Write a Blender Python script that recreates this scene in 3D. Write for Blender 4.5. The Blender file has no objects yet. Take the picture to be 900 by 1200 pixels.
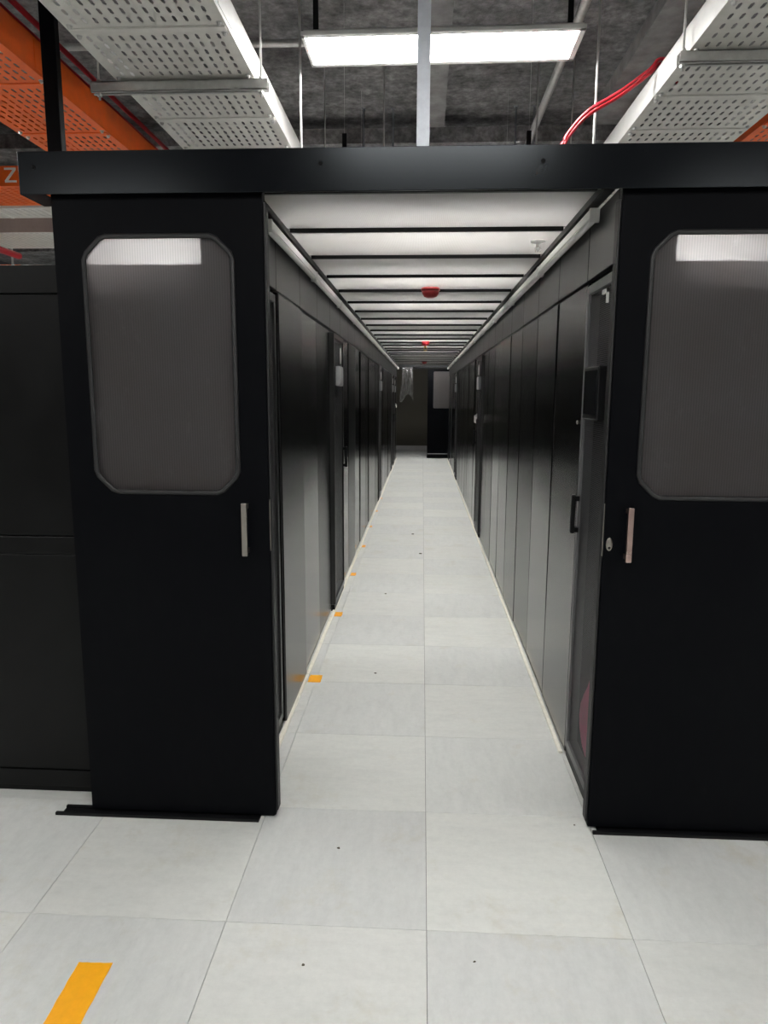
import bpy, bmesh, math, random
from mathutils import Vector, Matrix
random.seed(7)
scene = bpy.context.scene
COL = scene.collection

# ------------------------------------------------------------------ camera
F_PX, PITCH, YAW, ROLL = 827.63, 0.16421, 0.05291, 0.004516
CAM = Vector((-0.03285, -1.85882, 1.55791))
fw = Vector((-math.sin(YAW)*math.cos(PITCH), math.cos(YAW)*math.cos(PITCH), -math.sin(PITCH)))
rt = Vector((math.cos(YAW), math.sin(YAW), 0)); up = rt.cross(fw)
rt, up = rt*math.cos(ROLL)+up*math.sin(ROLL), up*math.cos(ROLL)-rt*math.sin(ROLL)
cd = bpy.data.cameras.new('camera'); cam = bpy.data.objects.new('camera', cd); COL.objects.link(cam)
cd.sensor_fit = 'HORIZONTAL'; cd.sensor_width = 36; cd.lens = F_PX*36/900
cd.clip_start = 0.02; cd.clip_end = 100
m = Matrix((rt, up, -fw)).transposed().to_4x4(); m.translation = CAM
cam.matrix_world = m
scene.camera = cam

# ------------------------------------------------------------------ world, light level
LAMP = 13.0            # emission of the LED panels
w = bpy.data.worlds.new('world'); scene.world = w; w.use_nodes = True
w.node_tree.nodes['Background'].inputs[0].default_value = (0.6, 0.63, 0.68, 1)
w.node_tree.nodes['Background'].inputs[1].default_value = 0.02
vs = scene.view_settings
vs.view_transform = 'Standard'; vs.look = 'None'; vs.gamma = 1; vs.use_curve_mapping = False
vs.exposure = 2.25
scene.cycles.use_denoising = True
scene.cycles.max_bounces = 10; scene.cycles.diffuse_bounces = 5
scene.cycles.transparent_max_bounces = 12
scene.cycles.sample_clamp_indirect = 6

# ------------------------------------------------------------------ materials
MATS = {}
def newmat(name):
    mt = bpy.data.materials.new(name); mt.use_nodes = True
    nt = mt.node_tree; MATS[name] = mt
    return mt, nt, nt.nodes['Principled BSDF'], nt.nodes['Material Output']
def N(nt, t, **k):
    n = nt.nodes.new(t)
    for a, v in k.items(): setattr(n, a, v)
    return n
def ramp(nt, fac, stops):
    r = N(nt, 'ShaderNodeValToRGB'); e = r.color_ramp.elements
    while len(e) < len(stops): e.new(0.5)
    for el, (p, c) in zip(e, stops):
        el.position = p; el.color = (c[0], c[1], c[2], 1)
    nt.links.new(fac, r.inputs[0]); return r.outputs[0]
def noise(nt, scale=5, detail=4, rough=.6, stretch=None, coord='Object', w=None):
    tc = N(nt, 'ShaderNodeTexCoord'); n = N(nt, 'ShaderNodeTexNoise')
    n.inputs['Scale'].default_value = scale; n.inputs['Detail'].default_value = detail
    n.inputs['Roughness'].default_value = rough
    src = tc.outputs[coord]
    if stretch:
        mp = N(nt, 'ShaderNodeMapping'); mp.inputs['Scale'].default_value = stretch
        nt.links.new(src, mp.inputs[0]); src = mp.outputs[0]
    nt.links.new(src, n.inputs['Vector'])
    return n.outputs['Fac']
def bump(nt, bs, h, strength=.2, dist=.01):
    b = N(nt, 'ShaderNodeBump'); b.inputs['Strength'].default_value = strength; b.inputs['Distance'].default_value = dist
    nt.links.new(h, b.inputs['Height']); nt.links.new(b.outputs[0], bs.inputs['Normal'])

def plain(name, c, rough=.4, metal=0, var=.12, scale=9, spec=.5, rvar=.08, b=0, bscale=300):
    mt, nt, bs, out = newmat(name)
    f = noise(nt, scale, 4)
    nt.links.new(ramp(nt, f, [(.25, [x*(1-var) for x in c]), (.75, [min(1, x*(1+var)) for x in c])]), bs.inputs['Base Color'])
    mr = N(nt, 'ShaderNodeMapRange'); mr.inputs[3].default_value = max(0, rough-rvar); mr.inputs[4].default_value = rough+rvar
    nt.links.new(f, mr.inputs[0]); nt.links.new(mr.outputs[0], bs.inputs['Roughness'])
    bs.inputs['Metallic'].default_value = metal; bs.inputs['Specular IOR Level'].default_value = spec
    if b: bump(nt, bs, noise(nt, bscale, 2), b, .001)
    return mt

plain('cabinet_black', (.003, .0031, .0031), .21, spec=.6, var=.25, rvar=.02)
plain('upper_black', (.016, .0163, .0163), .34, spec=.7, var=.15, rvar=.0)
plain('frame_grey', (.12, .121, .124), .4, spec=.5, var=.1)
plain('frame_black', (.005, .0052, .006), .42, spec=.2, var=.2)
plain('end_panel_black', (.003, .0032, .0033), .4, spec=.18, var=.3)
mt = MATS['cabinet_black']; nt = mt.node_tree; bs = nt.nodes['Principled BSDF']   # each door's powder coat has its own sheen
oi = N(nt, 'ShaderNodeObjectInfo')
nt.links.new(ramp(nt, oi.outputs['Random'], [(0, (.16,)*3), (1, (.29,)*3)]), bs.inputs['Roughness'])
plain('rubber', (.012, .012, .013), .5, var=.2)
plain('steel', (.42, .39, .35), .32, 1, var=.03, rvar=.02)
plain('copper_steel', (.62, .45, .40), .3, 1, var=.06)
plain('galvanized', (.62, .62, .60), .45, .55, var=.12, scale=30)
plain('tray_grey', (.74, .73, .68), .45, .1, var=.1, scale=12)
plain('tray_side_white', (.82, .82, .80), .42, .1, var=.06, scale=14)
plain('tray_orange', (.86, .135, .014), .42, .0, var=.12, scale=9, spec=.25)
plain('tray_pink_grey', (.50, .38, .34), .5, .0, var=.1)
plain('strut_grey', (.36, .38, .41), .42, .6, var=.15, scale=20)
plain('red_paint', (.55, .02, .035), .35, var=.12)
plain('red_dark', (.22, .008, .010), .4, var=.2)
plain('white_plastic', (.80, .80, .77), .4, var=.05)
plain('cream', (.80, .78, .69), .5, var=.1, scale=20)
plain('yellow_tape', (.95, .42, .012), .45, var=.08, scale=30)
plain('brass', (.75, .5, .12), .3, 1)
plain('screen_black', (.006, .007, .008), .18, var=.2)
plain('display_grey', (.30, .31, .31), .35, var=.1)
plain('debris', (.06, .05, .03), .8, var=.4, scale=200)
plain('paper', (.8, .8, .78), .7, var=.05)
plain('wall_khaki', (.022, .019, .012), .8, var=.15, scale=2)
plain('wall_dark', (.10, .10, .105), .85, var=.25, scale=4, b=.3, bscale=40)
plain('wall_plaster', (.30, .30, .30), .8, var=.1, scale=2)
plain('duct_black', (.045, .045, .048), .9, var=.8, scale=60, b=.8, bscale=70)
plain('tray_dirt_floor', (.06, .06, .06), .9)
plain('pink_cloth', (.75, .06, .22), .7, var=.2)
plain('silver_trim', (.42, .42, .43), .35, .7)

# sliding door coating: near black with faint rubbed marks
mt, nt, bs, out = newmat('door_black')
f1 = noise(nt, 3.2, 7, .7); f2 = noise(nt, 26, 5, .75, (1, 1, .35))
mu = N(nt, 'ShaderNodeMath', operation='MULTIPLY'); nt.links.new(f1, mu.inputs[0]); nt.links.new(f2, mu.inputs[1])
nt.links.new(ramp(nt, mu.outputs[0], [(.22, (.0024, .0027, .0038)), (.40, (.0036, .004, .005)), (.52, (.016, .016, .017))]), bs.inputs['Base Color'])
nt.links.new(ramp(nt, f1, [(.3, (.36,)*3), (.7, (.5,)*3)]), bs.inputs['Roughness'])
bs.inputs['Specular IOR Level'].default_value = .06
bump(nt, bs, noise(nt, 420, 2), .12, .001)

# header fascia
mt, nt, bs, out = newmat('header_black')
f1 = noise(nt, 5, 6, .7)
nt.links.new(ramp(nt, f1, [(.3, (.002, .0023, .0034)), (.62, (.0026, .003, .0042)), (.75, (.006, .0065, .008))]), bs.inputs['Base Color'])
bs.inputs['Roughness'].default_value = .22; bs.inputs['Specular IOR Level'].default_value = .20; bs.inputs['Specular Tint'].default_value = (.86, .94, 1, 1)

# floor tile laminate
mt, nt, bs, out = newmat('floor_laminate')
oi = N(nt, 'ShaderNodeObjectInfo'); tc = N(nt, 'ShaderNodeTexCoord')
ad = N(nt, 'ShaderNodeVectorMath', operation='ADD'); sc_ = N(nt, 'ShaderNodeVectorMath', operation='SCALE'); sc_.inputs['Scale'].default_value = .37
nt.links.new(oi.outputs['Location'], sc_.inputs[0])
nt.links.new(tc.outputs['Object'], ad.inputs[0]); nt.links.new(sc_.outputs[0], ad.inputs[1])
def nz(scale, st, det=5, rg=.6):
    mp = N(nt, 'ShaderNodeMapping'); mp.inputs['Scale'].default_value = st
    nt.links.new(ad.outputs[0], mp.inputs[0])
    n = N(nt, 'ShaderNodeTexNoise'); n.inputs['Scale'].default_value = scale; n.inputs['Detail'].default_value = det; n.inputs['Roughness'].default_value = rg
    nt.links.new(mp.outputs[0], n.inputs['Vector']); return n.outputs['Fac']
base = ramp(nt, nz(7, (.7, 2.6, 1), 8, .7), [(.25, (.56, .575, .57)), (.5, (.615, .63, .62)), (.8, (.66, .67, .655))])
mot = ramp(nt, nz(34, (1, 1, 1), 8, .8), [(.3, (.92, .92, .92)), (.7, (1.04, 1.04, 1.04))])
mx = N(nt, 'ShaderNodeMix', data_type='RGBA', blend_type='MULTIPLY'); mx.inputs[0].default_value = 1
nt.links.new(base, mx.inputs[6]); nt.links.new(mot, mx.inputs[7])
tone = ramp(nt, oi.outputs['Random'], [(0, (.95, .95, .95)), (1, (1.03, 1.03, 1.02))])
mx2 = N(nt, 'ShaderNodeMix', data_type='RGBA', blend_type='MULTIPLY'); mx2.inputs[0].default_value = 1
nt.links.new(mx.outputs[2], mx2.inputs[6]); nt.links.new(tone, mx2.inputs[7])
mx3 = N(nt, 'ShaderNodeMix', data_type='RGBA', blend_type='MULTIPLY'); mx3.inputs[0].default_value = 1
nt.links.new(mx2.outputs[2], mx3.inputs[6]); nt.links.new(oi.outputs['Color'], mx3.inputs[7])
# yellowish dust patches
dirt = ramp(nt, nz(3.3, (1, 1, 1), 6, .7), [(.56, (0, 0, 0)), (.8, (1, 1, 1))])
mx4 = N(nt, 'ShaderNodeMix', data_type='RGBA'); nt.links.new(mx3.outputs[2], mx4.inputs[6]); mx4.inputs[7].default_value = (.46, .43, .33, 1)
dm = N(nt, 'ShaderNodeMath', operation='MULTIPLY'); dm.inputs[1].default_value = .65; nt.links.new(dirt, dm.inputs[0]); nt.links.new(dm.outputs[0], mx4.inputs[0])
# fine grey scuffs
sc2 = ramp(nt, nz(40, (.35, 1.6, 1), 3, .5), [(.70, (0, 0, 0)), (.78, (1, 1, 1))])
mx5 = N(nt, 'ShaderNodeMix', data_type='RGBA'); nt.links.new(mx4.outputs[2], mx5.inputs[6]); mx5.inputs[7].default_value = (.36, .36, .34, 1)
dm2 = N(nt, 'ShaderNodeMath', operation='MULTIPLY'); dm2.inputs[1].default_value = .35; nt.links.new(sc2, dm2.inputs[0]); nt.links.new(dm2.outputs[0], mx5.inputs[0])
nt.links.new(mx5.outputs[2], bs.inputs['Base Color'])
nt.links.new(ramp(nt, nz(9, (1, 1, 1)), [(.3, (.36,)*3), (.7, (.52,)*3)]), bs.inputs['Roughness'])
bs.inputs['Specular IOR Level'].default_value = .4

# dark sprayed concrete
mt, nt, bs, out = newmat('concrete_dark')
f1 = noise(nt, 1.6, 8, .7); f2 = noise(nt, 14, 6, .7)
mu = N(nt, 'ShaderNodeMath', operation='MULTIPLY'); nt.links.new(f1, mu.inputs[0]); nt.links.new(f2, mu.inputs[1])
nt.links.new(ramp(nt, mu.outputs[0], [(.14, (.06, .058, .06)), (.26, (.20, .196, .198)), (.42, (.46, .45, .45))]), bs.inputs['Base Color'])
bs.inputs['Roughness'].default_value = .75
bump(nt, bs, f2, .6, .02)
plain('concrete_beam', (.26, .255, .255), .75, var=.4, scale=7, b=.4, bscale=30)

# translucent multiwall polycarbonate
def poly(name, tint, wt, wtr, axis, pitch, dirt_amt, rough=.25, ior=1.45, frosted=False):
    mt, nt, bs, out = newmat(name); nt.nodes.remove(bs)
    tc = N(nt, 'ShaderNodeTexCoord'); sx = N(nt, 'ShaderNodeSeparateXYZ'); nt.links.new(tc.outputs['Object'], sx.inputs[0])
    mm = N(nt, 'ShaderNodeMath', operation='MULTIPLY'); mm.inputs[1].default_value = 2*math.pi/pitch
    nt.links.new(sx.outputs[axis], mm.inputs[0])
    sn = N(nt, 'ShaderNodeMath', operation='SINE'); nt.links.new(mm.outputs[0], sn.inputs[0])
    d = noise(nt, 3, 7, .7)
    dc = ramp(nt, d, [(.35, tint), (.72, [tint[0]*(1-dirt_amt*.8), tint[1]*(1-dirt_amt), tint[2]*(1-dirt_amt*1.2)])])
    rib = N(nt, 'ShaderNodeMapRange'); rib.inputs[1].default_value = -1; rib.inputs[3].default_value = .45 if frosted else .8; rib.inputs[4].default_value = 1.0
    nt.links.new(sn.outputs[0], rib.inputs[0])
    cm = N(nt, 'ShaderNodeMix', data_type='RGBA', blend_type='MULTIPLY'); cm.inputs[0].default_value = 1
    nt.links.new(dc, cm.inputs[6]); nt.links.new(rib.outputs[0], cm.inputs[7])
    col = cm.outputs[2]
    if frosted:      # dried wipe marks and scratches on the sheet
        sc3 = ramp(nt, noise(nt, 6, 9, .85, (1.2, 1, .6)), [(.56, (0, 0, 0)), (.72, (1, 1, 1))])
        fm = N(nt, 'ShaderNodeMath', operation='MULTIPLY'); fm.inputs[1].default_value = .55; nt.links.new(sc3, fm.inputs[0])
        c2 = N(nt, 'ShaderNodeMix', data_type='RGBA'); nt.links.new(fm.outputs[0], c2.inputs[0]); nt.links.new(col, c2.inputs[6]); c2.inputs[7].default_value = (.8, .8, .8, 1)
        col = c2.outputs[2]
    bp = N(nt, 'ShaderNodeBump'); bp.inputs['Strength'].default_value = .35; bp.inputs['Distance'].default_value = .002
    nt.links.new(sn.outputs[0], bp.inputs['Height'])
    tl = N(nt, 'ShaderNodeBsdfTranslucent'); df = N(nt, 'ShaderNodeBsdfDiffuse'); tr = N(nt, 'ShaderNodeBsdfTransparent'); gl = N(nt, 'ShaderNodeBsdfGlossy')
    gl.inputs['Roughness'].default_value = rough
    for n in (tl, df): nt.links.new(col, n.inputs['Color'])
    nt.links.new(bp.outputs[0], gl.inputs['Normal'])
    m1 = N(nt, 'ShaderNodeMixShader'); m1.inputs[0].default_value = wt; nt.links.new(df.outputs[0], m1.inputs[1]); nt.links.new(tl.outputs[0], m1.inputs[2])
    if frosted:      # ribbed sheet: most of what passes is spread forward
        tr = N(nt, 'ShaderNodeBsdfRefraction'); tr.inputs['IOR'].default_value = 1.35; tr.inputs['Roughness'].default_value = .42
    m2 = N(nt, 'ShaderNodeMixShader'); m2.inputs[0].default_value = .45 if frosted else wtr; nt.links.new(m1.outputs[0], m2.inputs[1]); nt.links.new(tr.outputs[0], m2.inputs[2])
    fr = N(nt, 'ShaderNodeFresnel'); fr.inputs[0].default_value = ior
    m3 = N(nt, 'ShaderNodeMixShader'); nt.links.new(fr.outputs[0], m3.inputs[0]); nt.links.new(m2.outputs[0], m3.inputs[1]); nt.links.new(gl.outputs[0], m3.inputs[2])
    nt.links.new(m3.outputs[0], out.inputs['Surface'])
    return mt
poly('roof_polycarbonate', (.97, .955, .93), .92, .75, 0, .006, .22, .3, 1.8)
poly('window_polycarbonate', (.42, .395, .41), .80, .30, 0, .0085, .25, .35, 1.3, True)

# perforated steel door: real see-through holes from a staggered dot pattern
def perforated(name, c, pitch, rad, ax):
    mt, nt, bs, out = newmat(name)
    tc = N(nt, 'ShaderNodeTexCoord'); sx = N(nt, 'ShaderNodeSeparateXYZ'); nt.links.new(tc.outputs['Object'], sx.inputs[0])
    def M(op, a, b=None, c_=None):
        n = N(nt, 'ShaderNodeMath', operation=op)
        for i, v in enumerate((a, b, c_)):
            if v is None: continue
            if isinstance(v, (int, float)): n.inputs[i].default_value = v
            else: nt.links.new(v, n.inputs[i])
        return n.outputs[0]
    u = sx.outputs[ax]; v = sx.outputs[2]
    def lattice(ou, ov):
        a = M('SUBTRACT', M('FRACT', M('ADD', M('DIVIDE', u, pitch), ou)), .5)
        b = M('SUBTRACT', M('FRACT', M('ADD', M('DIVIDE', v, pitch*1.732), ov)), .5)
        b = M('MULTIPLY', b, 1.732)
        return M('SQRT', M('ADD', M('MULTIPLY', a, a), M('MULTIPLY', b, b)))
    d = M('MINIMUM', lattice(0, 0), lattice(.5, .5))
    hole = M('LESS_THAN', d, rad)
    bs.inputs['Base Color'].default_value = (*c, 1); bs.inputs['Roughness'].default_value = .4
    bs.inputs['Metallic'].default_value = .2
    tr = N(nt, 'ShaderNodeBsdfTransparent'); mxs = N(nt, 'ShaderNodeMixShader')
    nt.links.new(hole, mxs.inputs[0]); nt.links.new(bs.outputs[0], mxs.inputs[1]); nt.links.new(tr.outputs[0], mxs.inputs[2])
    nt.links.new(mxs.outputs[0], out.inputs['Surface'])
perforated('mesh_door', (.055, .055, .06), .0085, .38, 1)

# clear crumpled polythene
mt, nt, bs, out = newmat('polythene'); nt.nodes.remove(bs)
tr = N(nt, 'ShaderNodeBsdfTransparent'); gl = N(nt, 'ShaderNodeBsdfGlossy'); gl.inputs['Roughness'].default_value = .25
df = N(nt, 'ShaderNodeBsdfTranslucent'); df.inputs[0].default_value = (.8, .8, .8, 1)
a1 = N(nt, 'ShaderNodeMixShader'); a1.inputs[0].default_value = .5; nt.links.new(gl.outputs[0], a1.inputs[1]); nt.links.new(df.outputs[0], a1.inputs[2])
a2 = N(nt, 'ShaderNodeMixShader'); nt.links.new(ramp(nt, noise(nt, 9, 4, .6, (1, 1, .5)), [(.3, (.08,)*3), (.65, (.32,)*3)]), a2.inputs[0])
nt.links.new(tr.outputs[0], a2.inputs[1]); nt.links.new(a1.outputs[0], a2.inputs[2]); nt.links.new(a2.outputs[0], out.inputs['Surface'])

# lit LED diffuser
mt, nt, bs, out = newmat('led_diffuser')
bs.inputs['Base Color'].default_value = (.9, .9, .9, 1)
bs.inputs['Emission Color'].default_value = (1, .985, .955, 1); bs.inputs['Emission Strength'].default_value = LAMP

# ------------------------------------------------------------------ helpers
def link(name, me, mat, parent=None, loc=(0, 0, 0)):
    o = bpy.data.objects.new(name, me); COL.objects.link(o)
    if mat and not me.materials: me.materials.append(MATS[mat])
    if parent: o.parent = parent
    o.location = loc
    return o
def thing(name, label, cat, loc=(0, 0, 0), group=None, rot=(0, 0, 0)):
    o = bpy.data.objects.new(name, None); COL.objects.link(o); o.location = loc; o.rotation_euler = rot
    o.empty_display_size = .1
    return tag(o, label, cat, group)
def tag(o, label, cat, group=None):
    o['label'] = label; o['category'] = cat
    if group: o['group'] = group
    return o
def structure(o, label=None, cat=None):
    o['kind'] = 'structure'
    if label: o['label'] = label; o['category'] = cat
    return o
def bm_box(bm, x0, x1, y0, y1, z0, z1, mi=0):
    v = [bm.verts.new((x, y, z)) for z in (z0, z1) for y in (y0, y1) for x in (x0, x1)]
    for f in ((0, 2, 3, 1), (4, 5, 7, 6), (0, 1, 5, 4), (2, 6, 7, 3), (0, 4, 6, 2), (1, 3, 7, 5)):
        bm.faces.new([v[i] for i in f])
def to_mesh(bm, name, bev=0, seg=2, smooth=False):
    if bev: bmesh.ops.bevel(bm, geom=bm.edges[:], offset=bev, segments=seg, affect='EDGES', profile=.5, clamp_overlap=True)
    bmesh.ops.recalc_face_normals(bm, faces=bm.faces[:])
    me = bpy.data.meshes.new(name); bm.to_mesh(me); bm.free()
    if smooth:
        for p in me.polygons: p.use_smooth = True
    return me
def box_mesh(name, b, bev=0, seg=2):
    bm = bmesh.new(); bm_box(bm, *b); return to_mesh(bm, name, bev, seg)
def box(name, b, mat, parent=None, bev=0, loc=(0, 0, 0)):
    return link(name, box_mesh(name, b, bev), mat, parent, loc)
def boxes(name, bl, mat, parent=None, bev=0):
    bm = bmesh.new()
    for b in bl: bm_box(bm, *b)
    return link(name, to_mesh(bm, name, bev, 1), mat, parent)
def bm_tube(bm, pts, r, n=10, cap=True):
    pts = [Vector(p) for p in pts]; rings = []
    for i, p in enumerate(pts):
        a = pts[max(0, i-1)]; b = pts[min(len(pts)-1, i+1)]; t = (b-a).normalized()
        ref = Vector((0, 0, 1)) if abs(t.z) < .9 else Vector((1, 0, 0))
        s = t.cross(ref).normalized(); q = s.cross(t)
        rr = r[i] if isinstance(r, (list, tuple)) else r
        rings.append([bm.verts.new(p + s*math.cos(2*math.pi*k/n)*rr + q*math.sin(2*math.pi*k/n)*rr) for k in range(n)])
    for A, B in zip(rings, rings[1:]):
        for k in range(n): bm.faces.new((A[k], A[(k+1) % n], B[(k+1) % n], B[k]))
    if cap: bm.faces.new(rings[0]); bm.faces.new(rings[-1])
def tube(name, pts, r, mat, parent=None, n=10, loc=(0, 0, 0)):
    bm = bmesh.new(); bm_tube(bm, pts, r, n); o = link(name, to_mesh(bm, name, smooth=True), mat, parent, loc); return o
def bm_lathe(bm, prof, n=24, c=(0, 0, 0)):
    rings = [[bm.verts.new((c[0]+r*math.cos(2*math.pi*k/n), c[1]+r*math.sin(2*math.pi*k/n), c[2]+z)) for k in range(n)] for r, z in prof]
    for A, B in zip(rings, rings[1:]):
        for k in range(n): bm.faces.new((A[k], A[(k+1) % n], B[(k+1) % n], B[k]))
    bm.faces.new(rings[0]); bm.faces.new(rings[-1])
def lathe(name, prof, mat, parent=None, n=24, loc=(0, 0, 0), rot=None):
    bm = bmesh.new(); bm_lathe(bm, prof, n); o = link(name, to_mesh(bm, name, smooth=True), mat, parent, loc)
    if rot: o.rotation_euler = rot
    return o
ORD = ['first', 'second', 'third', 'fourth', 'fifth', 'sixth', 'seventh', 'eighth', 'ninth', 'tenth', 'eleventh', 'twelfth', 'thirteenth',
       'fourteenth', 'fifteenth', 'sixteenth', 'seventeenth', 'eighteenth', 'nineteenth', 'twentieth', 'twenty-first', 'twenty-second',
       'twenty-third', 'twenty-fourth', 'twenty-fifth', 'twenty-sixth']

T = 0.6
XL, XR = -0.67, 0.61           # fronts of the two cabinet rows
YEND = 15.7
RX0, RX1, RY0, RY1, ZC = -7.6, 6.2, -5.4, 18.3, 3.9

# ------------------------------------------------------------------ room shell
fl = structure(box('floor', (RX0, RX1, RY0, RY1, -.2, -.006), 'tray_dirt_floor'), 'pale grey raised floor of square laminate tiles', 'floor')
tile_bm = bmesh.new(); bm_box(tile_bm, -.2993, .2993, -.2993, .2993, -.035, 0)
tile_me = to_mesh(tile_bm, 'floor_tile', .0008, 1); tile_me.materials.append(MATS['floor_laminate'])
def tile(i, j):
    o = bpy.data.objects.new('floor_tile', tile_me); COL.objects.link(o); o.parent = fl
    o.location = (i*T+T/2, j*T+T/2, 0)
    if (i+j) % 2: o.rotation_euler.z = math.pi/2; o.color = (.955, .96, .96, 1)
    else: o.color = (1, 1, .985, 1)
for j in range(-3, 1):
    for i in range(-4, 4): tile(i, j)
for j in range(1, 27):
    for i in range(-2, 2): tile(i, j)
# beyond the tiles that can be told apart: one laminate sheet at the tiles' level
bm = bmesh.new()
for (a, b, c, d) in ((RX0, -2.4, RY0, .6), (2.4, RX1, RY0, .6), (-2.4, 2.4, RY0, -1.8), (RX0, -1.2, .6, RY1), (1.2, RX1, .6, RY1), (-1.2, 1.2, 16.2, RY1)):
    bm_box(bm, a, b, c, d, -.035, 0)
o = link('tile_field', to_mesh(bm, 'tile_field'), 'floor_laminate', fl); o.color = (.97, .97, .96, 1)

ce = structure(box('ceiling', (RX0, RX1, RY0, RY1, ZC, ZC+.2), 'concrete_dark'), 'dark sprayed concrete ceiling slab with shallow beams', 'ceiling')
for x, wd in ((-1.75, .26), (.02, .2), (1.5, .32)):
    box('beam', (x-wd/2, x+wd/2, RY0, RY1, ZC-.10, ZC), 'concrete_beam', ce)
for y, wd in ((.1, .35), (4.75, .3), (9.2, .3)):
    box('cross_beam', (RX0, RX1, y-wd/2, y+wd/2, ZC-.22, ZC-.1), 'concrete_dark', ce)
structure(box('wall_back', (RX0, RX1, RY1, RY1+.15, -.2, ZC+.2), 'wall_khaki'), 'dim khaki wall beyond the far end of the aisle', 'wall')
structure(box('wall_front', (RX0, RX1, RY0-.15, RY0, -.2, ZC+.2), 'wall_dark'))
structure(box('wall_left', (RX0-.15, RX0, RY0-.15, RY1+.15, -.2, ZC+.2), 'wall_dark'))
structure(box('wall_right', (RX1, RX1+.15, RY0-.15, RY1+.15, -.2, ZC+.2), 'wall_dark'))
structure(box('baseboard_back', (RX0, RX1, RY1-.02, RY1, 0, .14), 'wall_plaster'))
# cream sealing strips along the feet of the two rows
for n, x0, x1, y0 in (('trim_1', XL+.004, XL+.024, .72), ('trim_2', XR-.022, XR-.004, 1.08)):
    bm = bmesh.new(); y = y0
    while y < YEND:
        L = random.uniform(1.0, 1.5); dx = random.uniform(-.003, .003)
        bm_box(bm, x0+dx, x1+dx, y, min(y+L-.004, YEND), .0, .010+random.uniform(0, .003)); y += L
    structure(link(n, to_mesh(bm, n, .002, 1), 'cream'), 'cream sealing strip along the foot of the %s cabinet row' % ('left' if n[-1] == '1' else 'right'), 'trim')

# ------------------------------------------------------------------ LED panel lamps
def led_panel(loc, label, rot=(0, 0, 0), rods=True):
    t = thing('led_panel', label, 'lamp', loc, 'LED ceiling panels', rot)
    W, D = .6, .15
    bm = bmesh.new()
    for b in ((-W, W, -D, -D+.026, -.006, .012), (-W, W, D-.026, D, -.006, .012), (-W, -W+.014, -D, D, -.006, .012), (W-.026, W, -D, D, -.006, .012)): bm_box(bm, *b)
    link('frame', to_mesh(bm, 'frame', .002, 1), 'white_plastic', t)
    box('diffuser', (-W+.026, W-.026, -D+.026, D-.026, -.003, .006), 'led_diffuser', t)
    box('back_plate', (-W+.01, W-.01, -D+.01, D-.01, .0065, .02), 'galvanized', t)
    for s in (-1, 1):
        h = ZC-loc[2]-.02
        if rods:
            box('strap', (s*.565-.012, s*.565+.012, .05, .056, .02, h), 'frame_black', t)
        else:
            box('strap', (s*.565-.014, s*.565+.014, .04, .06, .02, .20), 'frame_black', t, .002)
            tube('wire', [(s*.565, .05, .20), (s*.565, .05, h)], .0012, 'galvanized', t, 6)
    return t
led_panel((.031, 1.555, 3.07), 'bright rectangular LED panel hanging above the black door header', (0, 0, math.radians(-.5)))
for k, y in enumerate((2.76, 4.0, 5.24, 6.48, 7.72, 8.96, 10.2, 11.44, 12.68, 13.92, 15.16)):
    led_panel((.03, y, 2.95), 'LED panel over the translucent aisle roof, %s from the sliding doors' % ORD[k+1], rods=False)
for k, x in enumerate((-3.7, .05, 3.8)):
    led_panel((x, -1.55, 3.07), 'LED panel over the open floor in front of the doors, %s of three' % ('left', 'middle', 'right')[k])
for s, n in ((-1, 'left'), (1, 'right')):
    led_panel((s*2.7, -3.5, 3.07), 'added unseen fill panel over the open floor near the front wall, on the %s' % n)  # unseen fill lamps behind the camera, added to brighten the front floor
    led_panel((s*5.0, 1.2, 3.09), 'added unseen fill panel in the bay farthest to the %s' % n)  # out-of-frame fill lamps, added to throw more light on the orange crossing tray
    for k, y in enumerate((2.2, 6.2, 7.8, 10.5, 13.5)):
        led_panel((s*3.05, y, 3.09), 'LED panel behind the %s cabinet row, %s from the sliding doors' % (n, ORD[k]))

# ------------------------------------------------------------------ cabinets
ME = {}
def cached(key, fn):
    if key not in ME: ME[key] = fn()
    return ME[key]
H = 2.0
def cab_shell(s, d0, d1):
    # body as real case: side sheets, back, top, floor; s=-1: row to the left (front faces +X)
    pass
def part(name, key, fn, mat, t):
    me = cached(key, fn); return link(name, me, mat, t)
def cabinet(s, y0, wd, label, proud=0, lock=False):
    X = XL if s < 0 else XR
    t = thing('server_cabinet', label, 'cabinet', (X, y0, 0), ('left' if s < 0 else 'right')+' row of plain black cabinets')
    b = lambda x0, x1: (x0*s, x1*s) if s > 0 else (-x1, -x0)
    k = (s, round(wd, 3))
    x0, x1 = b(.035, 1.18)
    part('body', ('body',)+k, lambda: box_mesh('body', (x0, x1, .002, wd-.002, .0, H), .003), 'frame_black', t)
    x0d, x1d = b(0, .028)
    d = part('door', ('door',)+k, lambda: box_mesh('door', (x0d, x1d, .005, wd-.005, .012, H-.005), .008, 3), 'cabinet_black', t)
    d.rotation_euler = (0, random.uniform(-.003, .003), random.uniform(-.007, .007)); d.location.x = random.uniform(0, .006)*s   # doors hang a little unevenly
    x0p, x1p = b(.012, .034)
    part('plinth', ('plinth',)+k, lambda: box_mesh('plinth', (x0p, x1p, .004, wd-.004, 0, .011), .001), 'frame_black', t)
    d.location.x -= s*proud
    if lock:
        lathe('lock', [(.008, 0), (.008, .004), (.005, .006)], 'steel', t, 12, (0, .05, 1.45), (0, -s*math.pi/2, 0))
    return t
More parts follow.
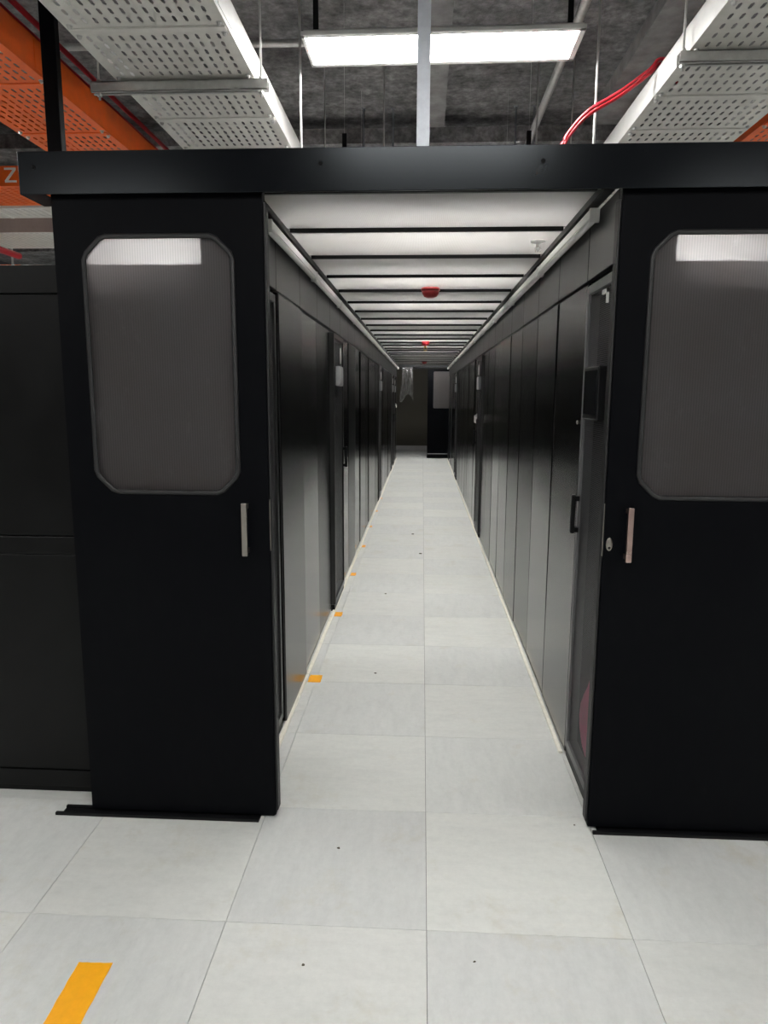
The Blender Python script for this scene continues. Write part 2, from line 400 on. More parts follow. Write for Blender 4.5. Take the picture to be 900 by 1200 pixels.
def cooler(s, y0, wd, label, proud=.0, screen_z=(1.47, 1.665), badge=False, paper=None, group=None, first=False, handle=True):
    X = (XL if s < 0 else XR) - s*proud
    t = thing('cooling_unit', label, 'cooling unit', (X, y0, 0), group or 'in-row units with mesh doors')
    b = lambda x0, x1: (x0*s, x1*s) if s > 0 else (-x1, -x0)
    # open case
    a0, a1 = b(.05, 1.18+proud); i0, i1 = b(.05, .5)
    boxes('case', [(a0, a1, .002, .014, 0, H), (a0, a1, wd-.014, wd-.002, 0, H), (a0, a1, .014, wd-.014, 0, .05), (a0, a1, .014, wd-.014, H-.02, H),
                   (*b(.45, 1.18+proud), .014, wd-.014, .05, H-.02)], 'cabinet_black', t)
    f0, f1 = b(0, .045); z0, z1 = .05, H-.02; fr = .03
    dr = boxes('door', [(f0, f1, .004, .004+fr, z0, z1), (f0, f1, wd-.004-fr, wd-.004, z0, z1), (f0, f1, .004+fr, wd-.004-fr, z0, z0+.035), (f0, f1, .004+fr, wd-.004-fr, z1-.035, z1)], 'frame_grey' if first else 'upper_black', t, .002)
    m0, m1 = b(.010, .0104)
    box('mesh_sheet', (m0, m1, .004+fr, wd-.004-fr, z0+.035, z1-.035), 'mesh_door', dr)
    box('plinth', (*b(.006, .048), .004, wd-.004, 0, .046), 'frame_black', t, .002)
    # display and handle
    s0, s1 = b(-.022, .009); yc = wd*.45
    d = box('display', (s0, s1, yc-.11, yc+.11, *screen_z), 'display_grey' if badge else 'frame_black', t, .006)
    g0, g1 = b(-.0235, -.0215)
    box('screen', (g0, g1, yc-.095, yc+.095, screen_z[0]+.02, screen_z[1]-.015), 'screen_black' if not badge else 'display_grey', d)
    hy = wd-.035 if handle else .035
    h0, h1 = b(-.03, -.012)
    hd = box('handle', (h0, h1, hy-.012, hy+.012, 1.0, 1.16), 'frame_black', t, .005)
    boxes('handle_foot', [(*b(-.014, .002), hy-.01, hy+.01, 1.005, 1.025), (*b(-.014, .002), hy-.01, hy+.01, 1.135, 1.155)], 'frame_black', hd)
    if badge:
        o = lathe('badge', [(.036, 0), (.036, .004), (.03, .006)], 'white_plastic', t, 24, (s*-.001, wd*.62, 1.84), (0, -s*math.pi/2, 0)); o.scale = (1.6, 1, 1)
    else:
        bx = b(-.006, .002)
        boxes('badge', [(*bx, wd*.2, wd*.2+.07, 1.915, 1.93), (*bx, wd*.2, wd*.2+.012, 1.88, 1.93)], 'white_plastic', t)
    if paper:
        bm = bmesh.new(); py, pz = paper
        vs_ = [[bm.verts.new((s*(-.03-.02*math.sin(i*1.1)), py-.05+i*.025, pz-.03+j*.03+.012*i)) for j in range(3)] for i in range(5)]
        for i in range(4):
            for j in range(2): bm.faces.new((vs_[i][j], vs_[i+1][j], vs_[i+1][j+1], vs_[i][j+1]))
        o = link('paper_tag', to_mesh(bm, 'paper_tag'), 'paper', t)
        md = o.modifiers.new('thick', 'SOLIDIFY'); md.thickness = .002
    return t

# left row
cu = cooler(-1, .66, .60, 'mesh-door unit at the near end of the left row, beside the left sliding door', handle=False, group='in-row units with mesh doors')
# its end panel faces the open floor
for nm, b in (('end_top_rail', (-1.21, -.002, -.02, .001, 1.905, 2.0)), ('end_upper_sheet', (-1.21, -.002, -.016, .001, 1.037, 1.902)), ('end_middle_rail', (-1.21, -.002, -.02, .001, .967, 1.034)),
              ('end_lower_sheet', (-1.21, -.002, -.016, .001, .101, .964)), ('end_bottom_rail', (-1.21, -.002, -.02, .001, .03, .098)), ('end_plinth', (-1.19, -.01, -.004, .001, 0, .03))):
    box(nm, b, 'end_panel_black', cu, .0025)
lefts = []
nL = 0
y = 1.28; k = 0
while y < YEND-.3:
    if k == 3:
        cooler(-1, y, .6, 'proud mesh-door unit with white oval badge, between plain left cabinets', .026, (1.62, 1.76), True)
    elif k in (12, 19, 21):
        cooler(-1, y, .6, {12: 'mesh-door unit with white badge, halfway down the left row', 19: 'mesh-door unit near the far end of the left row, the nearer of two', 21: 'mesh-door unit closest to the far end of the left row'}[k], .014, (1.62, 1.76), True, (0.4, 1.3) if k == 21 else None)
    else:
        cabinet(-1, y, .6, '%s plain black cabinet of the left row, counting from the sliding door' % ORD[nL], .014 if k == 0 else 0); nL += 1
    y += .6; k += 1
# right row
cr = cooler(1, .645, .425, 'mesh-door unit with black display beside the right sliding door', first=True, group='in-row units with mesh doors')
for nm, b in (('end_top_rail', (.002, 1.2, -.02, .001, 1.905, 2.0)), ('end_upper_sheet', (.002, 1.2, -.016, .001, 1.037, 1.902)), ('end_middle_rail', (.002, 1.2, -.02, .001, .967, 1.034)),
              ('end_lower_sheet', (.002, 1.2, -.016, .001, .101, .964)), ('end_bottom_rail', (.002, 1.2, -.02, .001, .03, .098)), ('end_plinth', (.01, 1.19, -.004, .001, 0, .03))):
    box(nm, b, 'end_panel_black', cr, .0025)
# pink rounded bag seen through the mesh, standing on the unit's floor
bm = bmesh.new(); bmesh.ops.create_uvsphere(bm, u_segments=20, v_segments=14, radius=1)
for v in bm.verts:
    n = v.co.normalized(); f = 1+.08*math.sin(5*n.x+3*n.z)+.05*math.sin(9*n.y)
    v.co = Vector((n.x*.07*f, n.y*.12*f, n.z*.20*f))
link('pink_bag', to_mesh(bm, 'pink_bag', smooth=True), 'pink_cloth', cr, (.095, .24, .26))['label'] = 'pink bag showing through the mesh'
nR = 0; y = 1.07; k = 0
while y < YEND-.1:
    wd = min(.6, YEND-y)
    if k in (8, 17):
        cooler(1, y, wd, {8: 'mesh-door unit with hanging white tag in the middle of the right row', 17: 'mesh-door unit towards the far end of the right row'}[k], .014, (1.62, 1.76), True, (.3, 1.28) if k == 8 else None)
    else:
        cabinet(1, y, wd, '%s plain black cabinet of the right row, counting from the sliding door' % ORD[nR], lock=(k == 0)); nR += 1
    y += .6; k += 1

# ------------------------------------------------------------------ containment above the cabinets
ZR = 2.268
for s, nm, X, ys in ((-1, 'left', XL, [.68, 1.28]), (1, 'right', XR, [.66, 1.07])):
    while ys[-1]+.6 < YEND: ys.append(ys[-1]+.6)
    ys.append(YEND)
    t = thing('transom_panel_row', 'row of black filler panels above the %s cabinets' % nm, 'panel', (X, ys[0], H))
    b = lambda x0, x1: (x0*s, x1*s) if s > 0 else (-x1, -x0)
    for ya, yb in zip(ys, ys[1:]):
        kk = ('tr', s, round(yb-ya, 3))
        o = link('panel', cached(kk, lambda: box_mesh('panel', (*b(.0, .022), .003, yb-ya-.003, .002, ZR-H-.03), .003)), 'upper_black', t, (0, ya-ys[0], 0))
    box('backing', (*b(.024, .06), 0, YEND-ys[0], .002, ZR-H-.02), 'frame_black', t)

roof = thing('aisle_roof', 'translucent panelled roof closing the aisle between the cabinet rows', 'roof', (0, 0, ZR))
yr = [.75+.6*i for i in range(30) if .75+.6*i < YEND+.05]
xa, xb = XL+.052, XR-.052
bm = bmesh.new(); bm_box(bm, xa-.02, xb+.02, .006, .594, 0, .010); pm = to_mesh(bm, 'roof_panel')
for ya in yr[:-1]:
    link('roof_panel', pm, 'roof_polycarbonate', roof, (0, ya, random.uniform(0, .002)))
bm = bmesh.new(); bm_box(bm, xa, xb, -.010, .010, -.016, .014); cm_ = to_mesh(bm, 'cross_bar', .002, 1)
for ya in yr: link('cross_bar', cm_, 'frame_black', roof, (0, ya, 0))
for s, x in ((-1, xa), (1, xb)):
    q = sorted((x+s*.010, x+s*.05))
    box('edge_rail', (*q, .64, YEND, -.024, .03), 'frame_black', roof, .002)
box('front_lip', (XL, XR, .66, .745, -.012, .02), 'silver_trim', roof, .002)

# tube fixtures in the two upper corners
for s, nm, x, y0 in ((-1, 'left', XL+.032, .98), (1, 'right', XR-.032, .86)):
    i = 0; y = y0
    while y < YEND-.3:
        L = min(1.19, YEND-y-.02)
        t = thing('tube_light', '%s white tube fixture of the line along the %s upper corner' % (ORD[i], nm), 'lamp', (x, y, ZR-.075), 'tube fixtures along the %s roof edge' % nm)
        def hs(L=L):
            bm = bmesh.new(); bm_box(bm, -.016, .016, .012, L-.012, 0, .03); return to_mesh(bm, 'housing', .003)
        link('housing', cached(('tl', round(L, 2)), hs), 'white_plastic', t)
        def tb(L=L):
            bm = bmesh.new(); bm_tube(bm, [(0, .014, -.004), (0, L-.014, -.004)], .013, 12); return to_mesh(bm, 'tube', smooth=True)
        link('tube', cached(('tt', round(L, 2)), tb), 'tray_side_white', t)
        for yy in (0, L-.012):
            link('end_cap', cached('tlc', lambda: box_mesh('end_cap', (-.018, .018, 0, .012, -.018, .032), .002)), 'white_plastic', t, (0, yy, 0))
        y += 1.2; i += 1

# detectors and sprinklers under the roof
def detector(x, y, label, mat, sc=1):
    t = thing('smoke_detector', label, 'detector', (x, y, ZR), 'red detectors along the aisle roof')
    lathe('base', [(.05*sc, 0), (.052*sc, -.012*sc), (.046*sc, -.016*sc)], mat, t)
    lathe('cover', [(.047*sc, -.0165*sc), (.044*sc, -.03*sc), (.034*sc, -.045*sc), (.018*sc, -.052*sc), (.004*sc, -.053*sc)], mat, t)
def sprinkler(x, y, label, m1, m2, sc=1):
    t = thing('fire_sprinkler', label, 'sprinkler', (x, y, ZR))
    lathe('escutcheon', [(.034*sc, 0), (.032*sc, -.008*sc), (.012*sc, -.014*sc)], m1, t)
    bm = bmesh.new(); bm_tube(bm, [(0, 0, -.014*sc), (0, 0, -.03*sc)], .009*sc, 10)
    for s in (-1, 1): bm_tube(bm, [(s*.008*sc, 0, -.028*sc), (s*.013*sc, 0, -.04*sc), (s*.003*sc, 0, -.052*sc)], .0025*sc, 6)
    link('frame_arms', to_mesh(bm, 'frame_arms', smooth=True), m2, t)
    lathe('deflector', [(.013*sc, -.053*sc), (.014*sc, -.056*sc)], m2, t, 16)
detector(.012, 3.08, 'dark red domed detector on the roof, nearest to the sliding doors', 'red_dark', 1.25)
detector(.0, 7.9, 'bright red detector on the roof, middle of the three', 'red_paint', 1.1)
detector(.0, 13.6, 'small dark red detector on the roof nearest the far end', 'red_dark', 1.1)
sprinkler(.495, 1.62, 'white sprinkler head under the second roof panel', 'white_plastic', 'white_plastic')
sprinkler(.0, 8.35, 'brass sprinkler head just behind the middle red detector', 'brass', 'brass', 1.7)

# ------------------------------------------------------------------ sliding doors
def octagon(x0, x1, z0, z1, cx, cz):
    return [(x0+cx, z0), (x1-cx, z0), (x1, z0+cz), (x1, z1-cz), (x1-cx, z1), (x0+cx, z1), (x0, z1-cz), (x0, z0+cz)]
def leaf_mesh(x0, x1, z0, z1, oc, y0, y1):
    bm = bmesh.new(); W = []
    outer = [(oc[0][0], z0), (oc[1][0], z0), (x1, z0), (x1, oc[2][1]), (x1, oc[3][1]), (x1, z1), (oc[4][0], z1), (oc[5][0], z1), (x0, z1), (x0, oc[6][1]), (x0, oc[7][1]), (x0, z0)]
    for y in (y0, y1):
        W.append(([bm.verts.new((x, y, z)) for x, z in outer], [bm.verts.new((x, y, z)) for x, z in oc]))
    for o, i in W:
        for q in ((o[0], o[1], i[1], i[0]), (o[1], o[2], o[3], i[2], i[1]), (o[3], o[4], i[3], i[2]), (o[4], o[5], o[6], i[4], i[3]),
                  (o[6], o[7], i[5], i[4]), (o[7], o[8], o[9], i[6], i[5]), (o[9], o[10], i[7], i[6]), (o[10], o[11], o[0], i[0], i[7])): bm.faces.new(q)
    for a, b in ((W[0][0], W[1][0]), (W[0][1], W[1][1])):
        n = len(a)
        for k in range(n): bm.faces.new((a[k], a[(k+1) % n], b[(k+1) % n], b[k]))
    bmesh.ops.recalc_face_normals(bm, faces=bm.faces[:])
    ed = [e for e in bm.edges if len(e.link_faces) == 2 and e.calc_face_angle() > .5]
    bmesh.ops.bevel(bm, geom=ed, offset=.0025, segments=2, affect='EDGES')
    return to_mesh(bm, 'leaf')
def octa_prism(oc, y0, y1):
    bm = bmesh.new(); A = [bm.verts.new((x, y0, z)) for x, z in oc]; B = [bm.verts.new((x, y1, z)) for x, z in oc]
    bm.faces.new(A); bm.faces.new(B)
    for k in range(8): bm.faces.new((A[k], A[(k+1) % 8], B[(k+1) % 8], B[k]))
    return to_mesh(bm, 'prism')
def ring_gasket(oc, y, r):
    bm = bmesh.new(); pts = []
    n = len(oc)
    for k in range(n):
        p, q = Vector((oc[k][0], 0, oc[k][1])), Vector((oc[(k+1) % n][0], 0, oc[(k+1) % n][1]))
        d = (q-p); L = d.length
        for f in (min(.3, .012/L), 1-min(.3, .012/L)): pts.append(p+d*f)
    cen = sum(pts, Vector())/len(pts); rings = []
    m_ = len(pts)
    for k in range(m_):
        t = (pts[(k+1) % m_]-pts[k-1]).normalized(); nrm = Vector((t.z, 0, -t.x)); Yv = Vector((0, 1, 0))
        rings.append([bm.verts.new(pts[k]+Vector((0, y, 0))+nrm*math.cos(a)*r+Yv*math.sin(a)*r*.8) for a in [2*math.pi*j/8 for j in range(8)]])
    for k in range(m_):
        A, B = rings[k], rings[(k+1) % m_]
        for j in range(8): bm.faces.new((A[j], A[(j+1) % 8], B[(j+1) % 8], B[j]))
    return to_mesh(bm, 'gasket', smooth=True)
DY = .525; DT = .035
def sliding_door(s, xi, xo, wi, wo, label, hx, hm, lock):
    x0, x1 = sorted((xi, xo)); t = thing('sliding_door', label, 'door', (0, DY, 0))
    q0, q1 = sorted((wi, wo)); oc = octagon(q0, q1, 1.222, 2.068, .062, .062)
    link('leaf', leaf_mesh(x0, x1, .012, 2.232, oc, 0, DT), 'door_black', t)
    g = link('window_gasket', ring_gasket(oc, -.001, .0085), 'rubber', t)
    link('window_pane', octa_prism([(q0+.5*(q1-q0)+(x-.5*(q0+q1))*.995, 1.645+(z-1.645)*.997) for x, z in oc], .012, .020), 'window_polycarbonate', t)
    h = box('handle', (hx-.0095, hx+.0095, -.044, -.030, 1.008, 1.192), hm, t, .002)
    boxes('handle_post', [(hx-.007, hx+.007, -.031, 0, z-.008, z+.008) for z in (1.022, 1.178)], hm, h)
    # rubber edge seal and strike plate on the closing edge
    e0, e1 = sorted((xi, xi-s*.008))
    box('edge_seal', (e0, e1, .006, DT+.012, .03, 2.17), 'rubber', t, .002)
    p0, p1 = sorted((xi-s*.0005, xi-s*.0025))
    box('strike_plate', (p0, p1, -.0005, .006, 1.02, 1.2), 'steel', t)
    if lock:
        o = lathe('lock_escutcheon', [(.011, 0), (.011, .004), (.009, .006)], 'steel', t, 20, (lock, 0, 1.062), (math.pi/2, 0, 0)); o.scale = (1, 2.1, 1)
        lathe('key_slot', [(.0045, 0), (.0045, .0075)], 'frame_black', t, 12, (lock, 0, 1.05), (math.pi/2, 0, 0))
    return t
sliding_door(-1, -.556, -1.256, -.660, -1.157, 'black sliding door with milky ribbed window, left of the aisle', -.635, 'steel', None)
sliding_door(1, .586, 1.29, .690, 1.187, 'black sliding door with milky ribbed window and lock, right of the aisle', .662, 'copper_steel', .606)
for s, nm, a, b in ((-1, 'left', -1.385, -.615), (1, 'right', .60, 1.37)):
    t = thing('floor_track', 'low black double rail on the floor under the %s sliding door' % nm, 'track', (a, DY-.03, 0))
    for yy, dx in ((0, 0), (.045, .02)):
        box('rail', (dx, b-a-(.0 if yy == 0 else -.05), yy, yy+.012, 0, .012), 'frame_black', t, .002)
    box('web', (dx, b-a, .012, .045, 0, .003), 'frame_black', t)
# frame uprights behind the doors
for s, nm in ((-1, 'left'), (1, 'right')):
    x0, x1 = sorted((s*.60-.02*(s < 0), s*.78))
    t = thing('door_frame_upright', 'black upright post behind the %s sliding door' % nm, 'post', (s*.69, .60, 0))
    boxes('post', [(x0-s*.69, x1-s*.69, -.02, .015, 0, 2.17)], 'frame_black', t, .003)
    box('edge_flange', (*sorted((x1*(s > 0)+x0*(s < 0)-s*.69, (x1 if s > 0 else x0)-s*.69-s*.004)), -.024, -.02, .05, 2.16), 'silver_trim', t)
hd = thing('door_header', 'long black steel header beam over both sliding doors', 'beam', (0, .495, 2.192))
boxes('fascia', [(-1.341, 1.36, 0, .006, 0, .130), (-1.341, 1.36, .006, .15, .124, .130), (-1.341, -1.335, .006, .15, 0, .124), (-1.335, -1.262, .006, .15, 0, .004), (1.30, 1.354, .006, .15, 0, .004), (1.354, 1.36, .006, .15, 0, .124)], 'header_black', hd, .0015)
box('door_rail', (-1.32, 1.34, .022, .085, .045, .122), 'frame_black', hd, .003)
for x in (-1.29, -.362, .33, 1.2):
    lathe('bolt', [(.007, 0), (.007, .003), (.004, .005)], 'frame_black', hd, 12, (x, 0, .082), (math.pi/2, 0, 0))

# ------------------------------------------------------------------ far end of the aisle
t = thing('far_sliding_door', 'half open black door with pale window at the far end of the aisle', 'door', (0, YEND+.08, 0))
oc = octagon(.235, .72, 1.24, 2.13, .02, .02)
link('leaf', leaf_mesh(.095, .82, .012, 2.186, oc, 0, .035), 'door_black', t)
link('window_pane', octa_prism([(x, z) for x, z in oc], .01, .02), 'window_polycarbonate', t)
box('kick_strip', (.10, .80, -.004, 0, .11, .125), 'silver_trim', t)
t = thing('far_door_header', 'black header across the far end of the aisle', 'beam', (0, YEND+.02, 2.19))
box('fascia', (-1.3, 1.3, 0, .16, .03, .12), 'frame_black', t, .002)
box('door_rail', (-1.28, 1.28, .04, .12, -.002, .03), 'frame_black', t)
t = thing('far_frame_upright', 'black upright beside the last left cabinet at the far end', 'post', (XL-.06, YEND+.04, 0))
box('post', (-.1, .06, -.03, .03, 0, 2.19), 'frame_black', t, .003)
# polythene film hanging from the far header
bm = bmesh.new(); nx, nz_ = 18, 26; V = []
for i in range(nx+1):
    r_ = []
    for j in range(nz_+1):
        u, v = i/nx, j/nz_
        wd = .25+.09*v
        x = -.41+(u-.5)*wd+.012*math.sin(v*5)
        yy = .05*math.sin(u*19+v*3)*(.4+v)+.03*math.sin(u*31-v*9)+random.uniform(-.006, .006)
        z = 2.225-v*(.74+.10*math.sin(u*6+1))
        r_.append(bm.verts.new((x, YEND-.02+yy*.6, z)))
    V.append(r_)
for i in range(nx):
    for j in range(nz_): bm.faces.new((V[i][j], V[i+1][j], V[i+1][j+1], V[i][j+1]))
o = link('plastic_film', to_mesh(bm, 'plastic_film', smooth=True), 'polythene')
md = o.modifiers.new('thick', 'SOLIDIFY'); md.thickness = .001
tag(o, 'crumpled clear plastic film hanging at the far end of the aisle', 'plastic film')

# ------------------------------------------------------------------ cable trays
def perforated_sheet(wd, L, nx, pitch, sec, sl, sw, gap):
    """flat sheet along +Y with rows of slots cut through; blank bands of width gap every sec metres"""
    bm = bmesh.new(); vd = {}
    def V(x, y):
        k = (round(x, 5), round(y, 5))
        if k not in vd: vd[k] = bm.verts.new((x, y, 0))
        return vd[k]
    mx_ = .03; px = (wd-2*mx_)/nx
    y = 0
    def solid(y0, y1):
        xs = [0, mx_]+[mx_+px*(i+h) for i in range(nx) for h in (.5, 1)]+[wd]
        for a, b in zip(xs, xs[1:]): bm.faces.new((V(a, y0), V(b, y0), V(b, y1), V(a, y1)))
    while y < L-1e-6:
        y1 = min(y+sec, L); nr = max(1, int(round((y1-y-gap)/pitch))); py = (y1-y-gap)/nr
        solid(y, y+gap)
        for r in range(nr):
            ya = y+gap+r*py; yb = ya+py; ym = (ya+yb)/2
            bm.faces.new((V(0, ya), V(mx_, ya), V(mx_, ym), V(mx_, yb), V(0, yb)))
            bm.faces.new((V(wd-mx_, ya), V(wd, ya), V(wd, yb), V(wd-mx_, yb), V(wd-mx_, ym)))
            for i in range(nx):
                xa_ = mx_+i*px; xb_ = xa_+px; xm = (xa_+xb_)/2
                O = [(xa_, ya), (xm, ya), (xb_, ya), (xb_, ym), (xb_, yb), (xm, yb), (xa_, yb), (xa_, ym)]
                h = [(xm-sw*.5, ym-sl*.3), (xm, ym-sl*.5), (xm+sw*.5, ym-sl*.3), (xm+sw*.5, ym), (xm+sw*.5, ym+sl*.3), (xm, ym+sl*.5), (xm-sw*.5, ym+sl*.3), (xm-sw*.5, ym)]
                for k in range(8):
                    k2 = (k+1) % 8
                    bm.faces.new((V(*O[k]), V(*O[k2]), V(*h[k2]), V(*h[k])))
        y = y1
    return bm
def cable_tray(label, loc, wd, L, sh, mb, ms, rotz=0, sec=.43, nx=13, group='perforated cable trays', sl=.046, sw=.0135, pitch=.064, bolts=True, off=0):
    t = thing('cable_tray', label, 'cable tray', loc, group, (0, 0, rotz))
    bm = perforated_sheet(wd, L, nx, pitch, sec, sl, sw, .07)
    me = to_mesh(bm, 'base'); me.flip_normals()
    o = link('base', me, mb, t); md = o.modifiers.new('thick', 'SOLIDIFY'); md.thickness = .002; md.offset = 1
    for x0, x1, lx0, lx1 in ((0, .003, 0, .02), (wd-.003, wd, wd-.02, wd)):
        boxes('side_rail', [(x0, x1, 0, L, -.001, sh), (lx0, lx1, 0, L, sh-.003, sh)], ms, t)
    y = 0
    rb = box_mesh('rib', (.004, wd-.004, .018, .052, -.008, .0), .003, 1); rb.materials.append(MATS[mb])
    k = 0
    while y < min(L, 6):
        link('rib', rb, None, t, (0, y, 0))
        if bolts:
            for x in (.022, wd-.022):
                for dy in (.0, .075):
                    link('bolt', cached('tbolt', lambda: tbolt()), 'galvanized', t, (x, y+dy+.0, -.002))
        y += sec; k += 1
    # joint plates on the side rails
    for y in (sec*3, sec*8):
        if y < L-.2:
            for xx in (-.003, wd):
                box('splice_plate', (xx, xx+.003, y-.09, y+.09, .015, sh-.015), ms, t)
    return t
def tbolt():
    bm = bmesh.new(); bm_lathe(bm, [(.004, -.012), (.009, -.008), (.009, -.001), (.013, 0)], 8); return to_mesh(bm, 'bolt')
ZT = 2.89
cable_tray('grey perforated cable tray with white side, above the left sliding door', (-1.365, -.37, ZT), .6, 8, .115, 'tray_grey', 'tray_side_white')
cable_tray('grey perforated cable tray with white side, above the right sliding door', (.99, -.44, ZT), .6, 8, .105, 'tray_grey', 'tray_side_white', sec=.41)
cable_tray('orange perforated cable tray at the upper left, beside the grey one', (-2.27, -.30, 2.97), .5, 6.0-.3-1.2, .145, 'tray_orange', 'tray_orange', sec=.62, nx=11)
cable_tray('orange perforated cable tray at the right edge, beyond the grey one', (1.73, -.30, 2.97), .5, 7, .145, 'tray_orange', 'tray_orange', sec=.62, nx=11)
def nut_mesh():
    bm = bmesh.new(); bm_lathe(bm, [(.011, 0), (.011, .009)], 6); return to_mesh(bm, 'nut')
def hanger(label, y, xa, xb, z, rods, sz=.041):
    t = thing('trapeze_hanger', label, 'hanger', ((xa+xb)/2, y, z))
    c = (xa+xb)/2
    boxes('channel', [(xa-c, xb-c, -.0205, .0205, -.003, 0), (xa-c, xb-c, -.0205, -.018, -sz, 0), (xa-c, xb-c, .018, .0205, -sz, 0), (xa-c, xb-c, -.0205, -.009, -sz, -sz+.003), (xa-c, xb-c, .009, .0205, -sz, -sz+.003)], 'galvanized', t)
    for x in rods:
        r = tube('threaded_rod', [(x-c, 0, -sz-.025), (x-c, 0, ZC-z)], .005, 'galvanized', t, 8)
        for zz in (-sz-.012, .004): link('nut', cached('nut', nut_mesh), 'galvanized', r, (x-c, 0, zz))
hanger('trapeze hanger under the left grey tray, with one long rod', 1.37, -1.47, -.705, ZT-.0150, (-.735, -1.44))
hanger('trapeze hanger under the right grey tray', 1.20, .945, 1.66, ZT-.0150, (.962, 1.63))
hanger('trapeze hanger under the left grey tray, farther back', 3.4, -1.47, -.705, ZT-.0150, (-.735, -1.44))
hanger('trapeze hanger under the right grey tray, farther back', 3.4, .945, 1.66, ZT-.0150, (.962, 1.63))
hanger('trapeze hanger under the orange tray at the upper left', .98, -2.36, -1.71, 2.9545, (-1.735, -2.33))
hanger('trapeze hanger under the orange tray at the right edge', 3.2, 1.68, 2.32, 2.9545, (1.70, 2.3))
# crossing trays in the bay on the left
cable_tray('orange crossing tray with white mark, far left above the cabinets', (-6.6, 4.18, 3.10), .55, 4.2, .14, 'tray_orange', 'tray_orange', -math.pi/2, sec=.7, nx=11, bolts=False)
cable_tray('grey crossing tray just behind the orange one, far left', (-6.6, 4.72, 3.13), .35, 4.2, .10, 'tray_grey', 'tray_side_white', -math.pi/2, sec=.7, nx=8, bolts=False)
cable_tray('brownish grey crossing tray lowest of the three, far left', (-6.6, 6.4, 3.2), .8, 2.85, .15, 'tray_grey', 'tray_pink_grey', -math.pi/2, sec=.9, nx=13, bolts=False, sl=.05)

# ------------------------------------------------------------------ other overhead services
t = thing('strut_post', 'grey steel strut hanging from the ceiling to the header', 'post', (-.042, .575, 2.322))
hh = ZC-.1-2.322
boxes('channel', [(-.0205, .0205, -.0205, -.0175, 0, hh), (-.0205, -.0175, -.0175, .0205, 0, hh), (.0175, .0205, -.0175, .0205, 0, hh)], 'strut_grey', t)
box('foot_plate', (-.05, .05, -.05, .05, 0, .006), 'strut_grey', t)
t = thing('tray_post', 'black post standing on the left cabinets beside the grey tray', 'post', (-1.535, 1.15, 2.0))
bm = bmesh.new(); bm_box(bm, -.03, .03, -.02, .02, .006, ZC-2.0); link('column', to_mesh(bm, 'column', .003), 'door_black', t)
box('foot_plate', (-.06, .06, -.05, .05, 0, .006), 'frame_black', t)
for x, y, z0, z1, lb in ((-.63, 1.75, 2.3, ZC, 'long threaded rod left of the hanging LED panel'), (.745, 1.70, 2.3, ZC, 'long threaded rod right of the hanging LED panel'),
                     (-.31, 3.15, 2.3, ZC, 'threaded rod below the left half of the LED panel'), (.69, 3.15, 2.3, ZC, 'threaded rod below the right half of the LED panel'),
                     (-.55, 4.45, 2.3, ZC, 'dull ceiling rod, left one of the far pair on the left'), (-.305, 4.45, 2.3, ZC, 'dull ceiling rod, right one of the far pair on the left'),
                     (.705, 4.45, 2.3, ZC, 'dull ceiling rod, left one of the far pair on the right'), (.85, 4.45, 2.3, ZC, 'dull ceiling rod, right one of the far pair on the right'),
                     (-.42, 6.0, 2.3, ZC, 'short looking ceiling rod farthest on the left'), (.63, 6.0, 2.3, ZC, 'short looking ceiling rod farthest on the right')):
    t = thing('threaded_rod', lb, 'rod', (x, y, z0), 'rods hanging from the ceiling')
    r = .006 if y < 3.5 else .0075
    tube('rod', [(0, 0, 0), (0, 0, z1-z0)], r, 'galvanized' if y < 3.5 else 'strut_grey', t, 8)
    lathe('ceiling_washer', [(.02, z1-z0-.006), (.02, z1-z0-.001)], 'strut_grey', t, 10)
# conduits along the ceiling
def conduit(name, label, pts, r, mat, group=None, clips=()):
    t = thing(name, label, 'pipe', pts[0], group)
    p0 = Vector(pts[0]); tube('pipe', [Vector(p)-p0 for p in pts], r, mat, t, 12)
    for c in clips:
        c = Vector(c)-p0; box('clip', (c.x-.02, c.x+.02, c.y-r-.008, c.y+r+.008, c.z-r-.006, c.z+.10), 'frame_black', t)
conduit('conduit', 'grey conduit crossing the ceiling behind the LED panel', [(-3, 3.0, 3.76), (-.2, 3.02, 3.76)], .022, 'galvanized')
conduit('conduit', 'dark conduit crossing the ceiling farther back', [(-.2, 4.86, 3.655), (3, 4.86, 3.655)], .022, 'strut_grey')
conduit('conduit', 'slanting grey pipe running back from the right of the LED panel', [(.80, .4, 3.62), (.80, 5.6, 3.58)], .026, 'galvanized')
for x, lb in ((-1.90, 'right'), (-1.98, 'left')):
    conduit('red_pipe', 'thin red pipe above the orange tray, %s one of two' % lb, [(x, -.8, 3.3), (x, 9, 3.3)], .014, 'red_paint', 'red pipes at the upper left')
conduit('red_pipe', 'short red pipe end far left above the cabinets', [(-4.43, 3.9, 3.03), (-4.433, 5.95, 3.03)], .034, 'red_paint')
